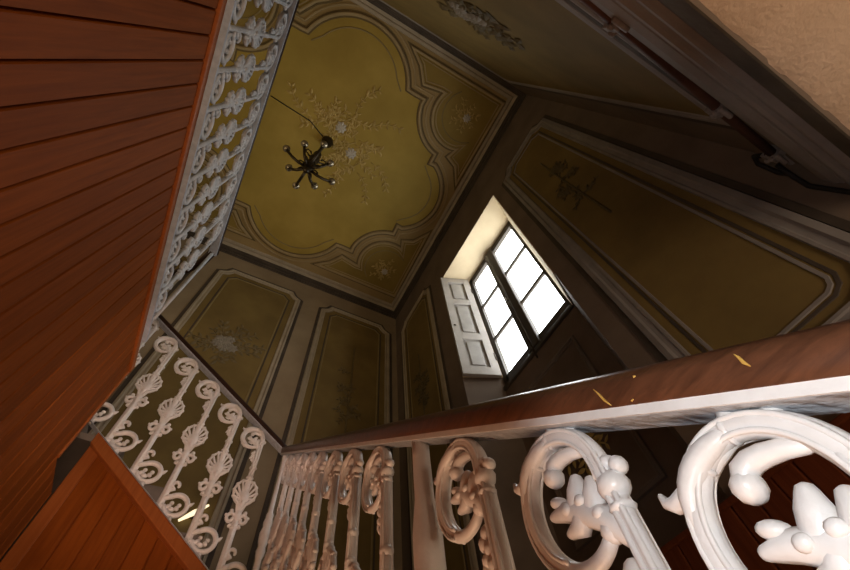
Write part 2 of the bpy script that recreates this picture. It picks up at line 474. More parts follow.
# central painted flourish with two pale flowers round the lamp hook
mb = MB(); mbp = MB()
for (u, v, R) in ((-.20, .93, .075), (.03, 1.16, .075)):
    rosette2d(CE, mbp, u, v, R, .010, 8)
for (u, v) in ((-.30, 1.02), (.06, 1.02), (-.05, 1.22), (-.42, .95), (-.16, .80), (.12, 1.25)):
    for k in range(5):
        sprig(CE, mb, u + random.uniform(-.05, .05), v + random.uniform(-.05, .05), random.uniform(0, 2 * PI), random.uniform(.2, .36), .008, n=4, curl=random.uniform(-1.4, 1.4), size=.075)
for (u, v, a) in ((-.55, .98, 3.3), (-.10, .70, -1.6), (.10, .80, -.9), (.20, 1.35, .5), (.30, 1.15, .2), (-.05, 1.4, 1.2)):
    sprig(CE, mb, u, v, a, .40, .008, n=5, curl=1.0, size=.075)
mb.build('leaf_ornament', M['gold'], ceiling)
mbp.build('flower_ornament', M['petal'], ceiling)

# cornice round the room
room = clean([(XL, YF), (XR, YF), (XR, YB), (XL, YB)])
mb = MB(); band(mb, CE, room, [(.135, 0), (.13, .016), (.10, .022), (.085, .012), (.07, .03), (.055, .045)])
struct(mb.build('trim_1', M['moulding']), 'light cornice moulding round the ceiling')
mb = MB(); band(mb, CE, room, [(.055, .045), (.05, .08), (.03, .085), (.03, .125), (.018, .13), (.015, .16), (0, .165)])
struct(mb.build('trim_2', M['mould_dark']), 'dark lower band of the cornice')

# ------------------------------------------------------------------ wall panels
def wall_panel(wall, pl, loop, fieldmat, mould='moulding', inset=.11, w=.05, dark=True, bold=1.0, linemat='line'):
    field(MB(), pl, loop, .004).build('panel_field', M[fieldmat], wall)
    mb = MB(); band(mb, pl, loop, [(-w, 0), (-w + .004, .018 * bold), (-w * .55, .024 * bold), (-w * .4, .012), (-.006, .012), (0, .018 * bold), (.012, .018 * bold), (.016, .004)])
    mb.build('panel_moulding', M[mould], wall)
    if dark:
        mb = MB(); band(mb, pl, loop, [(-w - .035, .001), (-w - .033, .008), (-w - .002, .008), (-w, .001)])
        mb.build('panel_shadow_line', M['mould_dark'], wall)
    if inset:
        l2 = offset_loop(loop, inset)
        mb = MB(); band(mb, pl, offset_loop(loop, inset - .022), [(-.008, .004), (-.006, .007), (.006, .007), (.008, .004)])
        mb.build('painted_line', M['mould_dark'], wall)
        mb = MB(); band(mb, pl, l2, [(-.008, .004), (-.006, .010), (.006, .010), (.008, .004)])
        mb.build('painted_line', M[linemat], wall)

def bouquet(wall, pl, u, v, s=1.0, n=9, dark=True, flowers=3, leaf='leaf_dark'):
    mb = MB()
    for k in range(n):
        sprig(pl, mb, u, v, k * 2 * PI / n + random.uniform(-.2, .2), s * random.uniform(.2, .34), .007, n=4, curl=random.uniform(-1, 1), size=.085 * s)
    mb.build('leaf_ornament', M[leaf], wall)
    mb = MB()
    for k in range(flowers + 3):
        a = 2 * PI * k / (flowers + 3) + .4; r = .085 * s * (k > 0)
        rosette2d(pl, mb, u + r * math.cos(a), v + r * .8 * math.sin(a), .06 * s, .012, 7)
    mb.build('flower_ornament', M['petal_dim'], wall)
def candelabra(wall, pl, u, v, L, mat='leaf_dark'):
    """slim vertical painted ornament: a stem with a bunch in the middle"""
    mb = MB()
    mb.tube([pl.p(u, v - L / 2, .008), pl.p(u + .006, v, .008), pl.p(u, v + L / 2, .008)], .009, depth=.006, up=tuple(pl.n), n=6)
    for k in range(14):
        t = random.uniform(-.3, .22); sprig(pl, mb, u, v + t * L, random.choice((-1, 1)) * random.uniform(.3, 1.2) + PI / 2 * random.choice((1, -1)), .13, .008, n=3, curl=random.uniform(-1.4, 1.4), size=.055)
    mb.build('leaf_ornament', M[mat], wall)

# back wall (three tall panels)
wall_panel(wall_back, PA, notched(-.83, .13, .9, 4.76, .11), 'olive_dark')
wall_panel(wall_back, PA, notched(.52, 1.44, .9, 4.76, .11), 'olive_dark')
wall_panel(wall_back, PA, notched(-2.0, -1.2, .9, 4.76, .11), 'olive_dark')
bouquet(wall_back, PA, -.37, 3.45, 1.05, n=12, leaf='leaf_brown')
candelabra(wall_back, PA, 1.0, 3.35, 1.5, 'leaf_brown')
# window wall
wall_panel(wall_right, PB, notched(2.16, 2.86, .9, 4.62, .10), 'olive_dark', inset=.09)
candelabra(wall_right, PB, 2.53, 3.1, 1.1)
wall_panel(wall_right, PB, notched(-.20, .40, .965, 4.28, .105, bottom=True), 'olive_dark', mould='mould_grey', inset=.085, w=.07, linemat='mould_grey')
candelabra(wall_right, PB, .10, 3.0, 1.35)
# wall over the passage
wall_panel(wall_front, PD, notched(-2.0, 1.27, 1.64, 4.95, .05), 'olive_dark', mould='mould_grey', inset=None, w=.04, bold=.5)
bouquet(wall_front, PD, .33, 2.80, 1.2, n=13, flowers=1)

# banded moulding below that panel
def hbar(name, mat, z0, z1, d, label=None):
    prof = [(0, z0), (d * .7, z0 + .004), (d, z0 + (z1 - z0) * .3), (d, z0 + (z1 - z0) * .7), (d * .7, z1 - .004), (0, z1)]
    mb = MB().profile_bar([(XL, YF, 0), (XR, YF, 0)], prof, (0, 1, 0))
    return struct(mb.build(name, mat), label)
hbar('trim_3', M['mould_grey'], 1.30, 1.415, .035, 'broad grey band along the wall over the passage')
hbar('trim_4', M['mould_grey'], 1.245, 1.285, .030)
hbar('trim_5', M['mould_grey'], 1.195, 1.228, .020)
hbar('trim_6', M['soffit_edge'], 1.095, 1.185, .006)
hbar('trim_7', M['mould_grey'], 1.525, 1.56, .012)

# ------------------------------------------------------------------ window
win = struct(MB().box(XW - .02, XW + .025, WY0 + .17, .85, 2.50, 4.33).box(XW - .02, XW + .025, 1.67, WY1 - .14, 2.50, 4.33)
             .box(XW - .02, XW + .025, .84, 1.69, 4.24, 4.33).box(XW - .02, XW + .025, .84, 1.69, 2.46, 2.575).build('window_1', M['frame_wood']))
for (y0, y1) in ((.85, 1.21), (1.34, 1.67)):
    mb = MB()
    mb.box(XW - .02, XW + .012, y0 - .012, y0, 2.565, 4.25).box(XW - .02, XW + .012, y1, y1 + .012, 2.565, 4.25)
    for z in (3.095, 3.675):
        mb.box(XW - .015, XW + .01, y0 - .005, y1 + .005, z - .02, z + .02)
    mb.box(XW - .02, XW + .012, y0, y1, 2.56, 2.585).box(XW - .02, XW + .012, y0, y1, 4.235, 4.25)
    sash = bevel(mb.build('sash', M['frame_wood'], win), .004)
    for (z0, z1) in ((2.58, 3.08), (3.11, 3.66), (3.69, 4.24)):
        MB().box(XW + .0, XW + .004, y0, y1, z0, z1).build('pane', M['glass'], sash)
bevel(MB().box(XW - .045, XW + .02, 1.205, 1.345, 2.50, 4.30).build('mullion', M['frame_wood'], win), .012)
mb = MB().tube([(XW - .07, 1.275, 2.35), (XW - .07, 1.275, 4.2)], .008, n=8)
mb.tube([(XW - .07, 1.275, 3.2), (XW - .12, 1.275, 3.2), (XW - .13, 1.27, 3.08)], .009, n=8)
mb.build('espagnolette', M['bronze'], win)
# reveal soffit and jambs (cream), a lower niche panel in dark paint
mb = MB()
mb.prism([(XR + .003, WY0 + .002, 4.322), (XR + .003, WY1 - .002, 4.322), (XW - .02, WY1 - .142, 4.322), (XW - .02, WY0 + .172, 4.322)], (0, 0, .008))
mb.prism([(XR + .003, WY1 - .002, 2.60), (XW - .02, WY1 - .142, 2.60), (XW - .02, WY1 - .149, 2.60), (XR + .003, WY1 - .009, 2.60)], (0, 0, 1.72))
mb.prism([(XR + .003, WY0 + .002, 2.45), (XW - .02, WY0 + .172, 2.45), (XW - .02, WY0 + .179, 2.45), (XR + .003, WY0 + .009, 2.45)], (0, 0, 1.87))
mb.build('reveal', M['reveal'], win)
SP = Plane((XW - .03, 0, 0), (0, 1, 0), (0, 0, 1), (-1, 0, 0))
niche = MB().box(XW - .03, XW + .07, WY0 + .15, WY1 - .12, ZF, 2.47).build('niche_panel', M['dark_panel'], win)
lp = clean([(.97, 1.15), (1.60, 1.15), (1.60, 2.22), (.97, 2.22)])
mb = MB(); band(mb, SP, lp, [(-.03, 0), (-.026, .016), (-.01, .02), (0, .008), (.01, .008), (.014, .0)])
mb.build('niche_moulding', M['grey_plaster'], win)
mb = MB()
for k in range(9):
    sprig(SP, mb, 1.27, 1.62, k * 2 * PI / 9, .20, .008, n=4, curl=random.uniform(-1, 1), size=.07)
mb.build('leaf_ornament', M['gold'], win)
bevel(MB().box(XW - .05, XW - .01, WY0 + .16, WY1 - .13, 2.44, 2.48).build('window_sill', M['frame_wood'], win), .008)

# shutter folded back against the left reveal
hx, hy = XW - .045, 1.725; ex, ey = 1.58, 1.845
sh = thing('window_shutter', 'white panelled wooden shutter folded open at the left of the window', 'shutter', (hx, hy, 2.58))
du = V((ex - hx, ey - hy, 0)); SW = du.length; du.normalize(); dn = V((-du.y, du.x, 0))
if dn.y > 0: dn = -dn                                    # toward the daylight and the room
SHP = Plane((hx, hy, 2.58), du, (0, 0, 1), dn)
SH = 1.73
def slab(mb, u0, u1, v0, v1, h0, h1):
    return mb.prism([SHP.p(u0, v0, h0), SHP.p(u1, v0, h0), SHP.p(u1, v1, h0), SHP.p(u0, v1, h0)], dn * (h1 - h0))
mb = MB(); st = .075
slab(mb, 0, st, 0, SH, 0, .035); slab(mb, SW - st, SW, 0, SH, 0, .035)
pan = [(.10, .50), (.60, 1.14), (1.24, SH - .10)]
for a, b in ((0, .10), (.50, .60), (1.14, 1.24), (SH - .10, SH)):
    slab(mb, st, SW - st, a, b, 0, .035)
bevel(mb.build('stile_frame', M['shutter'], sh, (hx, hy, 2.58)), .003)
for a, b in pan:
    mb = MB(); slab(mb, st, SW - st, a, b, .004, .014); slab(mb, st + .035, SW - st - .035, a + .035, b - .035, .014, .026)
    bevel(mb.build('raised_panel', M['shutter_panel'], sh, (hx, hy, 2.58)), .006)
for v in (.25, 1.45):
    p = SHP.p(0, v, .03)
    MB().tube([p - V((0, 0, .05)), p + V((0, 0, .05))], .010, n=8).build('hinge', M['bronze'], sh, (hx, hy, 2.58))
mb = MB(); p = SHP.p(SW - .035, .72, .035); mb.blob(p, .012, .012, .012); mb.build('knob', M['bronze'], sh, (hx, hy, 2.58))

# ------------------------------------------------------------------ stairs and landings
SL = .70                                                # rise per run
def rail1(y): return .137 + SL * y                       # underside of the flat bar, first flight
XA = .335; Y2 = 2.10
ZC = rail1(Y2)
def rail2(x): return ZC + .715 * (XA - x)
BH = .775                                                # bar-to-bar height of the flights' balustrade
G0, G1 = 1.70, 2.50; XG = -.54                           # gallery balustrade: base, top, plane

mb = MB(); n = 11; y0 = -1.1
zt = lambda y: rail1(y) - BH - .06
run = (Y2 - y0) / n
for i in range(n):
    ya = y0 + i * run; z = zt(ya + run)
    mb.box(XA + .045, XR - .003, ya, ya + run + .02, max(z - .34, ZF), z)
struct(mb.build('floor', M['stone']), 'grey stone stairs and landings behind the balustrades')
ZL = zt(Y2)
struct(MB().box(XA + .045, XR - .003, Y2 + .03, YB - .003, ZL - .2, ZL).build('floor', M['stone']), 'grey stone stairs and landings behind the balustrades')
mb = MB(); n = 5; xr = (XA + .95) / n
for i in range(n):
    xa = XA - i * xr; z = ZL + (G0 - .02 - ZL) * (i + 1) / n
    mb.box(xa - xr - .02, xa, Y2 + .06, YB - .003, z - .30, z)
struct(mb.build('floor', M['stone']), 'grey stone stairs and landings behind the balustrades')
mb = MB().box(XL + .003, XG - .06, YF + .003, 1.78, G0 - .16, G0 - .02).box(XL + .003, -.96, 1.78, YB - .003, G0 - .16, G0 - .02)
struct(mb.build('floor', M['stone']), 'grey stone stairs and landings behind the balustrades')

# red-brown board cladding under the gallery (each board a tongue-and-groove strip)
XW0 = XG - .022                                            # face of the boards
cl = thing('gallery_cladding', 'tall red-brown tongue-and-groove board wall below the gallery railing at left', 'wood panelling', (XW0, .8, ZF))
mb = MB(); bw = .082; y = YF + .004; TOP = 1.665
k = 0
def vboard_x(mb, x, y0, y1, z0, z1, tint):
    g = .006; d = .022
    loop = [(x - d, y0, z0), (x - .013, y0 + .0005, z0), (x - .006, y0 + .0025, z0), (x, y0 + g, z0), (x, y1 - g * .6, z0), (x - .006, y1 - .0025, z0), (x - .013, y1 - .0005, z0), (x - d, y1, z0)]
    mb.prism(loop, (0, 0, z1 - z0), tint=tint)
while y < 1.84:
    y1 = min(y + bw, 1.842)
    vboard_x(mb, XW0, y, y1, ZF, TOP, random.random()); y = y1
    if 1.842 - y < .01: break
while y < 2.10:
    y1 = min(y + bw, 2.108); vboard_x(mb, XW0, y, y1, ZF, 1.16, random.random()); y = y1
    if 2.108 - y < .01: break
mb.build('board_wall', M['boards'], cl, (XW0, .8, ZF))
mb = MB().box(XW0 - .01, XW0 + .012, YF + .004, 1.85, 1.652, 1.692)
bevel(mb.build('cap_trim', M['board_trim'], cl, (XW0, .8, ZF)), .004)
mb = MB().box(XW0 - .02, XW0 + .006, 1.842, 1.862, 1.16, 1.66)
bevel(mb.build('end_trim', M['board_trim'], cl, (XW0, .8, ZF)), .003)

# board cladding under the second flight
YC = Y2 + .022
cl2 = thing('flight_cladding', 'red-brown board panel with sloping top under the flight with pink-lit balusters', 'wood panelling', (-.1, YC, ZF))
base2 = lambda x: rail2(x) - BH
XE = -.560
mb = MB(); x = XE + .05
while x < XA - .002:
    x1 = min(x + .082, XA); g = .006; t = random.random()
    za, zb = base2(x) - .02, base2(x1) - .02
    a = [(x, YC + .02, ZF), (x, YC + g, ZF), (x + g * .6, YC, ZF), (x1 - g, YC, ZF), (x1, YC + g, ZF), (x1, YC + .02, ZF)]
    b = [(p[0], p[1], base2(p[0]) - .02) for p in a]
    nn = len(a)
    mb.add(a + b, [tuple(range(nn)), tuple(range(2 * nn - 1, nn - 1, -1))] + [(i, (i + 1) % nn, (i + 1) % nn + nn, i + nn) for i in range(nn)], tint=t)
    x = x1
mb.build('board_wall', M['boards'], cl2, (-.1, YC, ZF))
mb = MB(); th = .062
loop = [(XE, Y2 - .014, base2(XE) - .002), (XA, Y2 - .014, base2(XA) - .002), (XA, Y2 - .014, base2(XA) - .002 - th), (XE, Y2 - .014, base2(XE) - .002 - th)]
mb.prism(loop, (0, .048, 0)); bevel(mb.build('string_trim', M['board_trim'], cl2, (-.1, YC, ZF)), .004)
mb = MB().prism([(XE, YC - .010, ZF), (XE + .055, YC - .010, ZF), (XE + .055, YC - .010, base2(XE + .055) - .05), (XE, YC - .008, base2(XE) - .05)], (0, .028, 0))
bevel(mb.build('edge_trim', M['board_trim'], cl2, (-.1, YC, ZF)), .004)

mb = MB().prism([(XE - .003, YC + .026, ZF), (-1.15, YC + .026, ZF), (-1.15, YC + .026, 1.50), (XE - .003, YC + .026, base2(XE) - .02)], (0, .012, 0))
mb.build('gap_shade', M['frame_wood'], cl2, (-.1, YC, ZF))  # dark sheet standing in for the shade in the gap beside the boards

# low board wainscot on the window wall below the rail
wc = thing('wall_wainscot', 'dark red-brown board wainscot low on the window wall behind the nearest baluster', 'wood panelling', (XR, .3, ZF))
mb = MB(); y = -.42
while y < 1.14:
    y1 = y + .082
    g = .006
    mb.prism([(XR - .002, y, ZF), (XR - .018, y, ZF), (XR - .024, y + g, ZF), (XR - .024, y1 - g, ZF), (XR - .018, y1, ZF), (XR - .002, y1, ZF)], (0, 0, .735 - ZF), tint=random.random())
    y = y1
mb.build('board_wall', M['boards_dark'], wc, (XR, .3, ZF))
bevel(MB().box(XR - .036, XR - .002, -.42, y + .01, .725, .745).build('cap_trim', M['boards_dark'], wc, (XR, .3, ZF)), .004)

# ------------------------------------------------------------------ cast-iron balusters
YD = (0, 1, 0)
def spiral(cx, cz, r0, r1, a0, a1, n):
    return [(cx + (r0 + (r1 - r0) * i / n) * math.cos(math.radians(a0 + (a1 - a0) * i / n)), 0, cz + (r0 + (r1 - r0) * i / n) * math.sin(math.radians(a0 + (a1 - a0) * i / n))) for i in range(n + 1)]
def baluster_meshes(tag_, height, slope, iron, wide=.0088, tube_r=.0105, EL=1.18):
    """local frame: origin at the shaft foot, +x up the slope, z up, y through the casting"""
    rt = .064                                             # scroll radius (outer edge)
    cs = math.cos(math.atan(slope))
    R = .055
    cx = R; cz = height + slope * cx - R * math.hypot(slope, EL) - tube_r * math.hypot(1, slope) + .002      # top scroll centre
    # shaft: fluted bar with collars
    sh = MB(); w = wide
    ztop = cz + .01
    sh.tube([(0, 0, 0), (0, 0, .10), (0, 0, .27)], [w * 1.1] * 3, depth=[.0105] * 3, up=YD, n=10)
    sh.tube([(0, 0, .26), (0, 0, .47), (0, 0, ztop)], [w * 1.15, w, w], depth=[.0105, .0095, .009], up=YD, n=10)
    for s in (-1, 1):
        for q in (-.45, .45):
            sh.tube([(q * w, s * .0085, .47), (q * w, s * .0075, ztop)], w * .38, depth=[.0035] * 2, up=YD, n=6)
        sh.tube([(0, s * .0085, .02), (0, s * .0085, .25)], w * .4, depth=[.004] * 2, up=YD, n=6)
    for z, r in ((.545, 1.4), (.225, 1.4), (.012, 1.6), (.485, 1.35)):
        r *= w
        sh.tube([(0, 0, z - .007), (0, 0, z - .0035), (0, 0, z + .0035), (0, 0, z + .007)], [r * .8, r, r, r * .8], depth=[.011, .0135, .0135, .011], up=YD, n=12)
    # top scroll: an upright oval crook
    t = MB()
    def E(a, k=1.0):
        a = math.radians(a); return V((cx + R * k * math.cos(a), 0, cz + R * EL * k * math.sin(a)))
    ring = [E(a) for a in range(192, -128, -8)]
    nr = len(ring)
    rad = [tube_r * (1 - .35 * max(0, (i / (nr - 1) - .6)) / .4) for i in range(nr)]
    t.tube(ring, rad, depth=[r * 1.0 for r in rad], up=YD, n=12)
    for s in (-1, 1):                                      # raised ribs along the crook
        for k in (.90, 1.09):
            t.tube([E(a, k) + V((0, s * tube_r * .80, 0)) for a in range(192, -70, -8)], tube_r * .24, n=6)
    t.blob(E(-128), .011, .011, .011)
    # knob where the crook meets the shaft
    kz = cz - .022
    t.blob((-.002, 0, kz), .016, .0155, .014); t.blob((-.017, 0, kz + .012), .0085, .010, .009); t.blob((-.008, 0, kz + .020), .008, .010, .008)
    t.blob((0, 0, kz - .020), .0125, .0135, .006)
    # inner curl running under the crown and ending in a round bulb
    curl = [E(a, k) for a, k in ((150, .84), (135, .74), (118, .66), (102, .62), (88, .58), (80, .50))]
    t.tube(curl, [.005, .007, .008, .0085, .009, .009], depth=[.006, .008, .009, .0095, .010, .010], up=YD, n=10)
    t.blob(curl[-1] + V((.002, 0, -.004)), .0115, .0125, .0115)
    # leaf spray inside the crook, rising from the shaft side
    t.tube([(cx - .050, 0, cz - .062), (cx - .034, 0, cz - .040), (cx - .014, 0, cz - .022), (cx + .008, 0, cz - .010), (cx + .026, 0, cz - .006)], [.011, .012, .013, .010, .005], depth=[.010, .011, .011, .009, .006], up=YD, n=10)
    t.tube([(cx - .006, 0, cz - .016), (cx - .016, 0, cz - .002), (cx - .020, 0, cz + .008)], [.011, .0115, .007], depth=[.010, .011, .008], up=YD, n=10)
    t.tube([(cx - .024, 0, cz - .030), (cx - .034, 0, cz - .014), (cx - .036, 0, cz - .004)], [.011, .0115, .007], depth=[.010, .011, .008], up=YD, n=10)
    t.tube([(cx - .012, 0, cz - .022), (cx - .002, 0, cz - .032), (cx + .012, 0, cz - .030)], [.011, .010, .005], depth=[.010, .010, .006], up=YD, n=10)
    t.blob((cx + .012, 0, cz + .001), .011, .010, .0065, .5, seg=12, ring=7)
    for (dx, dz) in ((-.020, -.016), (.000, -.014), (-.034, -.036)):
        for s in (-1, 1): t.blob((cx + dx, s * .0085, cz + dz), .0065, .005, .0055)
    # vine of small leaves down the inside of the shaft
    for i, (x, dz, r) in enumerate(((.019, -.085, .009), (.027, -.095, .0085), (.018, -.104, .0085), (.026, -.114, .008), (.017, -.122, .008), (.022, -.134, .0075), (.014, -.142, .007))):
        t.blob((x, 0, cz + dz), r, .009, r * 1.15, .5 - .3 * (i % 3)); 
    t.blob((.031, 0, cz - .122), .005, .007, .010, .4)
    # acanthus wrap over the far shoulder, its tip lifting off
    for s in (-1, 1):
        t.tube([E(a, 1.0 + .05 * math.sin(math.radians(a * 3))) + V((0, s * tube_r * .5, 0)) for a in range(100, 18, -9)], [tube_r * k for k in (.55, .7, .85, .9, .95, .95, .9, .8, .6, .4)], n=8)
    p0 = E(44)
    t.tube([p0, E(38, 1.16), E(33, 1.32), E(33, 1.46), E(36, 1.54)], [tube_r * .9, tube_r * .8, .007, .0045, .0025], depth=[.011, .010, .008, .005, .003], up=YD, n=10)
    for a in (100, 62): t.blob(E(a), tube_r * 1.15, tube_r * 1.15, tube_r * .5, math.radians(a), seg=12)
    # pad to the rail
    px = -R * slope / math.hypot(slope, EL); pz = math.hypot(slope, EL) * R + tube_r * math.hypot(1, slope)
    for q in (-.012, .012):
        t.tube([(cx + px + q, 0, cz + pz - slope * -(px + q) - .012 + slope * 0), (cx + px + q, 0, height + slope * (cx + px + q) + .002)], .007, n=8)
    # palmette
    p = MB(); pc = .405; EZ = 1.18
    for i in range(9):
        a = math.radians(90 + (i - 4) * 29); x1, z1 = .055 * math.cos(a), pc + .055 * EZ * math.sin(a)
        x0, z0 = .014 * math.cos(a), pc - .030 + .014 * math.sin(a)
        p.tube([(x0, 0, z0), (x0 * .4 + x1 * .6, 0, z0 * .4 + z1 * .6), (x1, 0, z1)], [.0055, .0055, .0062], depth=[.009, .009, .009], up=YD, n=8)
        p.blob((x1 * 1.03, 0, pc + (z1 - pc) * 1.03), .0092, .0095, .0092, seg=8, ring=5)
    rim = [(.055 * math.cos(math.radians(a)), 0, pc + .055 * EZ * math.sin(math.radians(a))) for a in range(-52, 233, 8)]
    p.tube(rim, .0065, depth=.0085, up=YD, n=8)
    p.blob((0, 0, pc - .028), .028, .014, .044)
    for s in (-1, 1):
        ar = [(s * .050 * math.cos(math.radians(a)), 0, pc + .055 * EZ * math.sin(math.radians(a))) for a in (-38, -48, -58, -68)] + [(s * .010, 0, pc - .095)]
        p.tube(ar, .0085, depth=.010, up=YD, n=8)
        vol = [(s * (.030 + .021 * (1 - .45 * k / 12) * math.cos(math.radians(150 - 26 * k))), 0, pc - .138 + .024 * (1 - .45 * k / 12) * math.sin(math.radians(150 - 26 * k))) for k in range(13)]
        p.tube(vol, .0085, depth=.010, up=YD, n=8); p.blob(vol[-1], .010, .011, .010)
        p.blob((s * .032, 0, pc - .104), .011, .010, .010, s * .6); p.blob((s * .020, 0, pc - .172), .013, .010, .009, s * -.6)
        p.blob((s * .053, 0, pc - .126), .007, .008, .007)
    p.blob((0, 0, pc - .125), .018, .014, .040); p.blob((0, 0, pc - .170), .015, .013, .018)
    for s in (-1, 1): p.blob((0, s * .010, pc - .06), .010, .008, .014)
    # base scroll on the down-slope side
    b = MB(); bx = -.066; bz = slope * bx + rt * .92 / cs + .002; Rb = .048
    ring = [(bx + Rb * math.cos(math.radians(a)), 0, bz + Rb * math.sin(math.radians(a))) for a in range(48, 48 + 300, 9)]
    nr = len(ring)
    b.tube(ring, [.0125 - .003 * i / nr for i in range(nr)], depth=[.0125] * nr, up=YD, n=10)
    for (dx, dz, rx, rz, rot) in ((.030, -.012, .016, .010, 2.5), (.012, -.022, .016, .010, .2), (-.008, -.014, .012, .009, .6), (-.014, .002, .010, .008, .1), (.020, .006, .010, .009, 0)):
        b.blob((bx + dx, 0, bz + dz), rx, .012, rz, rot)
    b.tube([(bx + .032, 0, bz + .036), (bx + .046, 0, bz + .030), (-.004, 0, bz + .02)], .012, n=8)
    cu = [(-.030 + .019 * (1 - .4 * k / 11) * math.cos(math.radians(-90 + 28 * k)), 0, bz + .092 + .019 * (1 - .4 * k / 11) * math.sin(math.radians(-90 + 28 * k))) for k in range(11)]
    b.tube([(-.006, 0, bz + .058)] + cu, .0075, depth=.010, up=YD, n=8); b.blob(cu[-1], .008, .010, .008)
    a = math.radians(172); b.tube([(bx + Rb * math.cos(a), 0, bz + Rb * math.sin(a)), (bx - Rb - .014, 0, bz + .016), (bx - Rb - .022, 0, bz + .026)], [.012, .008, .003], depth=[.012, .008, .003], up=YD, n=8)
    b.tube([(bx, 0, bz - Rb - .003), (bx, 0, slope * bx - .004)], .010, n=8)
    return (sh.mesh('baluster_' + tag_, iron), t.mesh('top_scroll_' + tag_, iron), p.mesh('palmette_' + tag_, iron), b.mesh('base_scroll_' + tag_, iron))

def make_baluster(meshes, parent, pos, rz):
    o = bpy.data.objects.new('baluster', meshes[0]); COL.objects.link(o)
    place(o, pos, parent); o.rotation_euler.z = rz
    for nm, me in zip(('top_scroll', 'palmette', 'base_scroll'), meshes[1:]):
        c = bpy.data.objects.new(nm, me); COL.objects.link(c); c.parent = o
    return o
SLOPED = baluster_meshes('sloped', BH, .71, M['white_iron'])
BROAD = baluster_meshes('broad', BH, .71, M['white_iron'], wide=.0145, tube_r=.0135, EL=1.1)
LEVEL = baluster_meshes('level', G1 - G0, 0.0, M['white_iron_old'], wide=.0095, tube_r=.0098, EL=1.1)

def hand_profile(w, h, k=8):
    """rounded handrail section sitting on b=0"""
    pts = [(-w * .40, 0), (w * .40, 0)]
    for i in range(k + 1):
        a = -.5 + (PI + 1.0) * i / k
        pts.append((w * .5 * math.cos(a) / math.cos(0), h * .46 + h * .54 * math.sin(a)))
    return pts

# ---- railing along the first flight (nearest the camera)
r1 = thing('stair_railing', 'white cast-iron stair railing with glossy mahogany handrail, nearest, across the bottom', 'railing', (XA, .5, rail1(.5) - BH))
o1 = WP[r1.name]
ys = [-.9 + (Y2 + .9) * i / 24 for i in range(25)]
mb = MB().profile_bar([(XA, y, rail1(y)) for y in (-.9, Y2 + .02)], [(-.020, 0), (.020, 0), (.020, .011), (-.020, .011)], (1, 0, 0))
bevel(mb.build('flat_bar', M['flat_bar'], r1, o1), .002)
MB().profile_bar([(XA - .0205, y, rail1(y)) for y in (-.9, Y2 + .02)], [(-.0012, 0), (.001, 0), (.001, .011), (-.0012, .011)], (1, 0, 0)).build('edge_highlight', M['white_iron'], r1, o1)  # light on the bar's front edge, put in as a whiter strip
mb = MB().profile_bar([(XA, y, rail1(y) + .011) for y in ys], hand_profile(.060, .050), (1, 0, 0), smooth=True)
hr = mb.build('handrail', M['handrail'], r1, o1)
mb = MB().profile_bar([(XA, y, rail1(y) - BH - .012) for y in (-.9, Y2)], [(-.022, 0), (.022, 0), (.022, .012), (-.022, .012)], (1, 0, 0))
bevel(mb.build('foot_bar', M['flat_bar'], r1, o1), .002)
for (y, dz, ln, an) in ((.051, .033, .014, 1.5), (.1605, .021, .028, 1.33), (.122, .0386, .003, 1.0), (.137, .012, .003, .2)):
    p = V((XA - .0305, y, rail1(y) + dz)); d = V((0, math.cos(an), math.sin(an))) * ln * .5
    mb = MB().tube([p - d, p - d * .3 + V((0, .0008, 0)), p + d * .4, p + d], [.0005, .0014, .0011, .0004], depth=[.0006] * 4, up=(1, 0, 0), n=6)
    mb.build('paint_chip', M['yellow_chip'], hr, o1)
for y in (-.78, -.615, -.45, -.285, -.115, .056, .217, .395, .71, .89, 1.06, 1.23, 1.385, 1.54, 1.695, 1.85):
    make_baluster(SLOPED, r1, (XA, y, rail1(y) - BH), PI / 2)
# plain round standard among the balusters, corner post with a knop
y = .56; zb = rail1(y) - BH
prof = [(.026, 0), (.026, .02), (.018, .03), (.020, .10), (.0235, .45), (.024, .60), (.017, .66), (.0165, .74), (.017, BH + .004)]
MB().lathe(prof, (XA, y, zb), 20).build('standard', M['white_iron'], r1, o1)
y = 2.075; zb = rail1(y) - BH
prof = [(.024, -.05), (.024, 0), (.018, .02), (.014, .05), (.014, .22), (.019, .235), (.022, .255), (.017, .275), (.024, .30), (.026, .335), (.019, .365), (.023, .385), (.017, .41), (.019, .425), (.012, .44), (.010, .60), (.011, BH - .03), (.014, BH - .02), (.012, BH + .004)]
MB().lathe(prof, (XA, y, zb), 18).build('corner_post', M['white_iron'], r1, o1)

# ---- railing along the second flight
XT = -.90
r2 = thing('stair_railing', 'white cast-iron railing climbing left with dark handrail above the red-brown boards', 'railing', (-.2, Y2, rail2(-.2) - BH))
o2 = WP[r2.name]
mb = MB().profile_bar([(x, Y2, rail2(x)) for x in (XA + .02, XT)], [(-.023, 0), (.023, 0), (.023, .011), (-.023, .011)], (0, 1, 0))
bevel(mb.build('flat_bar', M['flat_bar'], r2, o2), .002)
mb = MB().profile_bar([(XA + .03 + (XT - XA - .03) * i / 20, Y2, rail2(XA + .03 + (XT - XA - .03) * i / 20) + .011) for i in range(21)], hand_profile(.058, .046), (0, 1, 0), smooth=True)
mb.build('handrail', M['shaded_rail'], r2, o2)
mb = MB().profile_bar([(x, Y2, rail2(x) - BH - .0015) for x in (XA, XT)], [(-.018, 0), (.022, 0), (.022, .003), (-.018, .003)], (0, 1, 0))
bevel(mb.build('foot_bar', M['flat_bar'], r2, o2), .002)
for x in (.188, .018, -.157, -.333, -.508, -.683, -.858):
    make_baluster(BROAD, r2, (x, Y2, rail2(x) - BH), PI)
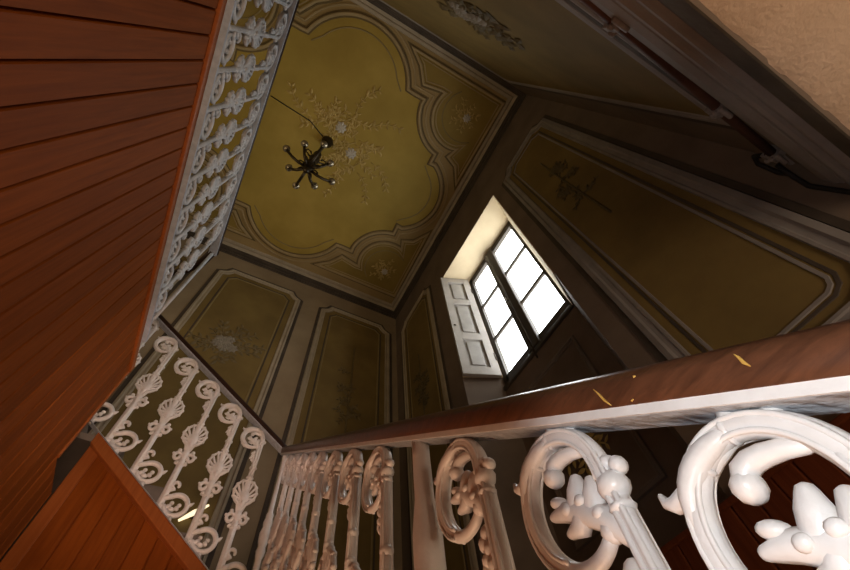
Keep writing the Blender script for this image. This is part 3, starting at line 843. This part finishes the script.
# goose-neck at the top turning toward the gallery rail
zt2 = rail2(XT)
path = [(XT, Y2, zt2 + .03), (XT - .05, Y2 - .01, zt2 + .05), (XT - .04, Y2 - .10, zt2 + .06), (-.80, 1.90, 2.55), (-.68, 1.78, 2.54), (-.59, 1.66, 2.53), (XG, 1.54, 2.52)]
MB().tube(path, .027, n=12).build('goose_neck', M['shaded_rail'], r2, o2)

# ---- level gallery railing, upper left
r3 = thing('gallery_railing', 'pale cast-iron gallery railing seen from below above the red-brown board wall', 'railing', (XG, .6, G0))
o3 = WP[r3.name]; YE = 1.56
bevel(MB().box(XG - .024, XG + .026, YF + .004, YE, G1, G1 + .011).build('flat_bar', M['gallery_bar'], r3, o3), .002)
mb = MB().profile_bar([(XG, y, G1 + .011) for y in (YF + .004, .5, 1.0, YE)], hand_profile(.060, .046), (1, 0, 0), smooth=True)
mb.build('handrail', M['shaded_rail'], r3, o3)
bevel(MB().box(XG - .022, XG + .013, YF + .004, 1.66, G0 - .012, G0).build('foot_bar', M['gallery_bar'], r3, o3), .002)
for i in range(-3, 9):
    y = .176 + .1515 * i
    make_baluster(LEVEL, r3, (XG, y, G0), -PI / 2)
MB().tube([(XG, YE - .01, G0), (XG, YE - .01, G1)], .011, n=8).build('end_bar', M['white_iron_old'], r3, o3)

# ------------------------------------------------------------------ chandelier
CU, CVv = -.285, 1.165; HUB = 3.97
ch = thing('chandelier', 'small dark bronze chandelier with curved arms hanging from the olive ceiling', 'chandelier', (CU, CVv, H))
oc = WP[ch.name]
mb = MB().lathe([(.012, -.14), (.03, -.12), (.04, -.10), (.065, -.04), (.075, 0)], (CU, CVv, H), 16)
mb.build('canopy', M['bronze'], ch, oc)
mb = MB(); z = H - .13; k = 0
while z > HUB + .62:
    a = PI / 2 * (k % 2); pts = [(CU + .013 * math.cos(t) * math.cos(a), CVv + .013 * math.cos(t) * math.sin(a), z - .02 + .026 * math.sin(t)) for t in [2 * PI * i / 10 for i in range(11)]]
    mb.tube(pts, .004, n=6, cap=False); z -= .038; k += 1
mb.build('chain', M['bronze'], ch, oc)
mb = MB().lathe([(0.0087, -.17), (0.0261, -.155), (0.0319, -.13), (0.0145, -.11), (0.0377, -.08), (0.0609, -.03), (0.0522, .01), (0.0290, .03), (0.0261, .07), (0.0508, .10), (0.0435, .13), (0.0203, .16), (0.0203, .26), (0.0493, .30), (0.0551, .33), (0.0232, .37), (0.0203, .48), (0.0435, .52), (0.0406, .56), (0.0116, .60), (0.0087, .64)], (CU, CVv, HUB), 16)
mb.build('body', M['bronze'], ch, oc)
for i in range(8):
    a = 2 * PI * i / 8 + .2; ca, sa = math.cos(a), math.sin(a)
    L = .25 if i % 2 == 0 else .20
    mb = MB(); pts = [(CU + ca * r, CVv + sa * r, HUB + zz) for r, zz in ((.02, -.02), (.05, -.07), (.10, -.08), (.68 * L, -.05), (.87 * L, .0), (L, .04))]
    mb.tube(pts, .014, n=8)
    mb.tube([(CU + ca * (.07 + .03 * math.cos(t)), CVv + sa * (.07 + .03 * math.cos(t)), HUB - .02 + .04 * math.sin(t)) for t in [2.6 * PI * q / 12 for q in range(13)]], .007, n=6)
    if i % 2 == 0:
        sc = MB().tube([(CU + ca * r, CVv + sa * r, HUB + zz) for r, zz in ((.02, .30), (.07, .34), (.12, .42), (.11, .50), (.07, .50), (.06, .45))], .009, n=6)
        sc.build('scroll', M['bronze'], ch, oc)
    arm = mb.build('arm', M['bronze'], ch, oc)
    ctr = (CU + ca * L, CVv + sa * L, HUB + .04)
    mb = MB().lathe([(.008, -.02), (.032, -.005), (.036, .008), (.02, .012), (.022, .03)], ctr, 12)
    mb.build('candle_cup', M['cup'], arm, oc)
    mb = MB().lathe([(.014, .02), (.014, .09), (.009, .10)], ctr, 10)
    mb.build('candle', M['bronze'], arm, oc)
    mb = MB().lathe([(.002, -.075), (.010, -.06), (.012, -.045), (.002, -.02)], ctr, 8)
    mb.build('drop', M['cup'], arm, oc)

# cable on the ceiling running to the lamp hook
mb = MB().tube([(-1.05, .98, H - .012), (-.85, 1.0, H - .02), (-.55, 1.03, H - .014), (CU, CVv, H - .02)], .006, n=6)
tag(mb.build('ceiling_cable', M['cable'], None, (-1.05, .98, H)), 'thin dark cable crossing the ceiling to the chandelier', 'cable')

# ------------------------------------------------------------------ pipe with clamps on the wall over the passage
zp = 1.455; yp = YF + .03
pp = thing('wall_pipe', 'thin rust-brown pipe with clamps along the dark wall at upper right', 'pipe', (.5, yp, zp))
op = WP[pp.name]
PZ = lambda x: 1.387 + .112 * (x - .5) if x < 1.1 else 1.454 + .10 * (x - 1.1)
MB().tube([(-1.9, yp, PZ(-1.9)), (.3, yp, PZ(.3)), (1.1, yp, PZ(1.1)), (1.46, yp, PZ(1.46))], .017, n=10).build('tube', M['pipe'], pp, op)
for x in (.56, 1.09, 1.45):
    zp = PZ(x)
    mb = MB().box(x - .016, x + .016, YF, yp + .024, zp - .030, zp + .032)
    mb.tube([(x - .03, yp + .01, zp - .045), (x + .03, yp + .01, zp - .045)], .010, n=8)
    mb.blob((x + .018, yp + .022, zp + .018), .014, .012, .014); mb.blob((x - .012, yp + .024, zp - .02), .012, .01, .012)
    bevel(mb.build('clamp', M['bracket'], pp, op), .003)
zp = PZ(1.46)
mb = MB().tube([(1.44, yp + .01, zp + .01), (1.47, yp + .02, zp + .09), (1.52, yp + .03, zp + .10), (1.565, yp + .03, zp + .03), (1.56, yp + .025, zp - .02), (1.50, yp + .02, zp - .0)], .010, n=8)
mb.tube([(1.50, yp + .02, zp), (1.55, yp + .03, zp - .04), (1.585, yp + .04, zp - .10), (1.588, yp + .02, zp - .24), (1.588, yp - .0, zp - .33)], .010, n=8)
tag(mb.build('wall_cable', M['cable'], None, (1.5, yp, zp)), 'black cable looping from the end of the wall pipe into the corner', 'cable')

# added glowing mesh for a bright sliver on the back wall, between the balusters
lt = thing('bright_sliver', 'small bright slanted sliver of light on the back wall glimpsed between white balusters', 'light', (.0, YB, 1.74))
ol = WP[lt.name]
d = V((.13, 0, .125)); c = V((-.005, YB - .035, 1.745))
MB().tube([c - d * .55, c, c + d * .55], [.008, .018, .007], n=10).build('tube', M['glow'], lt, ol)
bevel(MB().box(-.03, .02, YB - .022, YB - .001, 1.72, 1.77).build('bracket', M['bronze'], lt, ol), .003)  # backing block added with the sliver

# ------------------------------------------------------------------ light
w = bpy.data.worlds.new('World'); scene.world = w; w.use_nodes = True
bg = w.node_tree.nodes['Background']; bg.inputs['Color'].default_value = (0.96, 0.98, 1.0, 1); bg.inputs['Strength'].default_value = 10.0

def area(name, loc, direction, size, energy, color, size_y=None):
    l = bpy.data.lights.new(name, 'AREA'); l.energy = energy; l.color = color; l.size = size; l.shape = 'SQUARE'
    if size_y: l.shape = 'RECTANGLE'; l.size_y = size_y
    o = bpy.data.objects.new(name, l); COL.objects.link(o)
    o.location = V(loc) + V((0, 0, ZO)); o.rotation_euler = V(direction).to_track_quat('-Z', 'Y').to_euler()
    return o, l
po, pl_ = area('window_daylight', (XW + .12, 1.27, 3.4), (-1, 0, 0), .95, 1, (1, 1, 1), 1.8)
pl_.cycles.is_portal = True
area('stairwell_lamp', (-.12, .75, -1.15), (0, .25, 1), .7, 15, (1.0, .58, .34))
area('gallery_fill', (-1.5, .9, 2.6), (.25, .1, 1), .9, 11, (1.0, .78, .48))  # unseen fill added to brighten the ceiling and upper walls
area('hall_lamp', (.5, -1.6, -.6), (0.1, .5, 1), .8, 22, (1.0, .76, .54))
area('lower_stair_fill', (1.15, .55, -.45), (.55, .15, 1), .5, 5, (1.0, .62, .38))  # unseen warm fill added to brighten the lower window wall
sp = bpy.data.lights.new('camera_flash', 'SPOT'); sp.energy = 6.0; sp.color = (.96, .98, 1.0)
sp.spot_size = math.radians(74); sp.spot_blend = .35; sp.shadow_soft_size = .03
so = bpy.data.objects.new('camera_flash', sp); COL.objects.link(so)

# ------------------------------------------------------------------ camera
BX = (0.87998007, 0.37572584, 0.29162412); BY = (-0.46900278, 0.78746991, 0.40065377); BZ = (-0.07916715, -0.48910075, 0.86863656)
right = V((BX[0], BY[0], BZ[0])); down = V((BX[1], BY[1], BZ[1])); fwd = V((BX[2], BY[2], BZ[2]))
cam = bpy.data.cameras.new('camera'); co = bpy.data.objects.new('camera', cam); COL.objects.link(co)
mw = Matrix((right, -down, -fwd)).transposed().to_4x4(); mw.translation = V((0, 0, ZO)); co.matrix_world = mw
cam.sensor_fit = 'HORIZONTAL'; cam.sensor_width = 36.0; cam.lens = 400.76 / 850 * 36.0
cam.clip_start = .02; cam.clip_end = 100
scene.camera = co
so.location = V((0, -.02, ZO + .02))
aim = right * (860 - 425) + down * (380 - 285) + fwd * 400.76
so.rotation_euler = aim.to_track_quat('-Z', 'Y').to_euler()

# warm spot added at the camera to brighten the balusters of the far flight
s2 = bpy.data.lights.new('far_flight_fill', 'SPOT'); s2.energy = 62; s2.color = (1.0, .67, .55)
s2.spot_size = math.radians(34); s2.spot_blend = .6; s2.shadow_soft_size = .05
so2 = bpy.data.objects.new('far_flight_fill', s2); COL.objects.link(so2)
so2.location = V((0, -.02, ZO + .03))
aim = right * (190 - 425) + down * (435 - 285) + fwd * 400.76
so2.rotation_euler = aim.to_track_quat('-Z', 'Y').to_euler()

scene.view_settings.view_transform = 'Standard'
scene.view_settings.look = 'None'
scene.view_settings.exposure = 0.0
scene.cycles.use_denoising = True
scene.cycles.max_bounces = 8
scene.cycles.diffuse_bounces = 5
scene.cycles.sample_clamp_indirect = 4.0
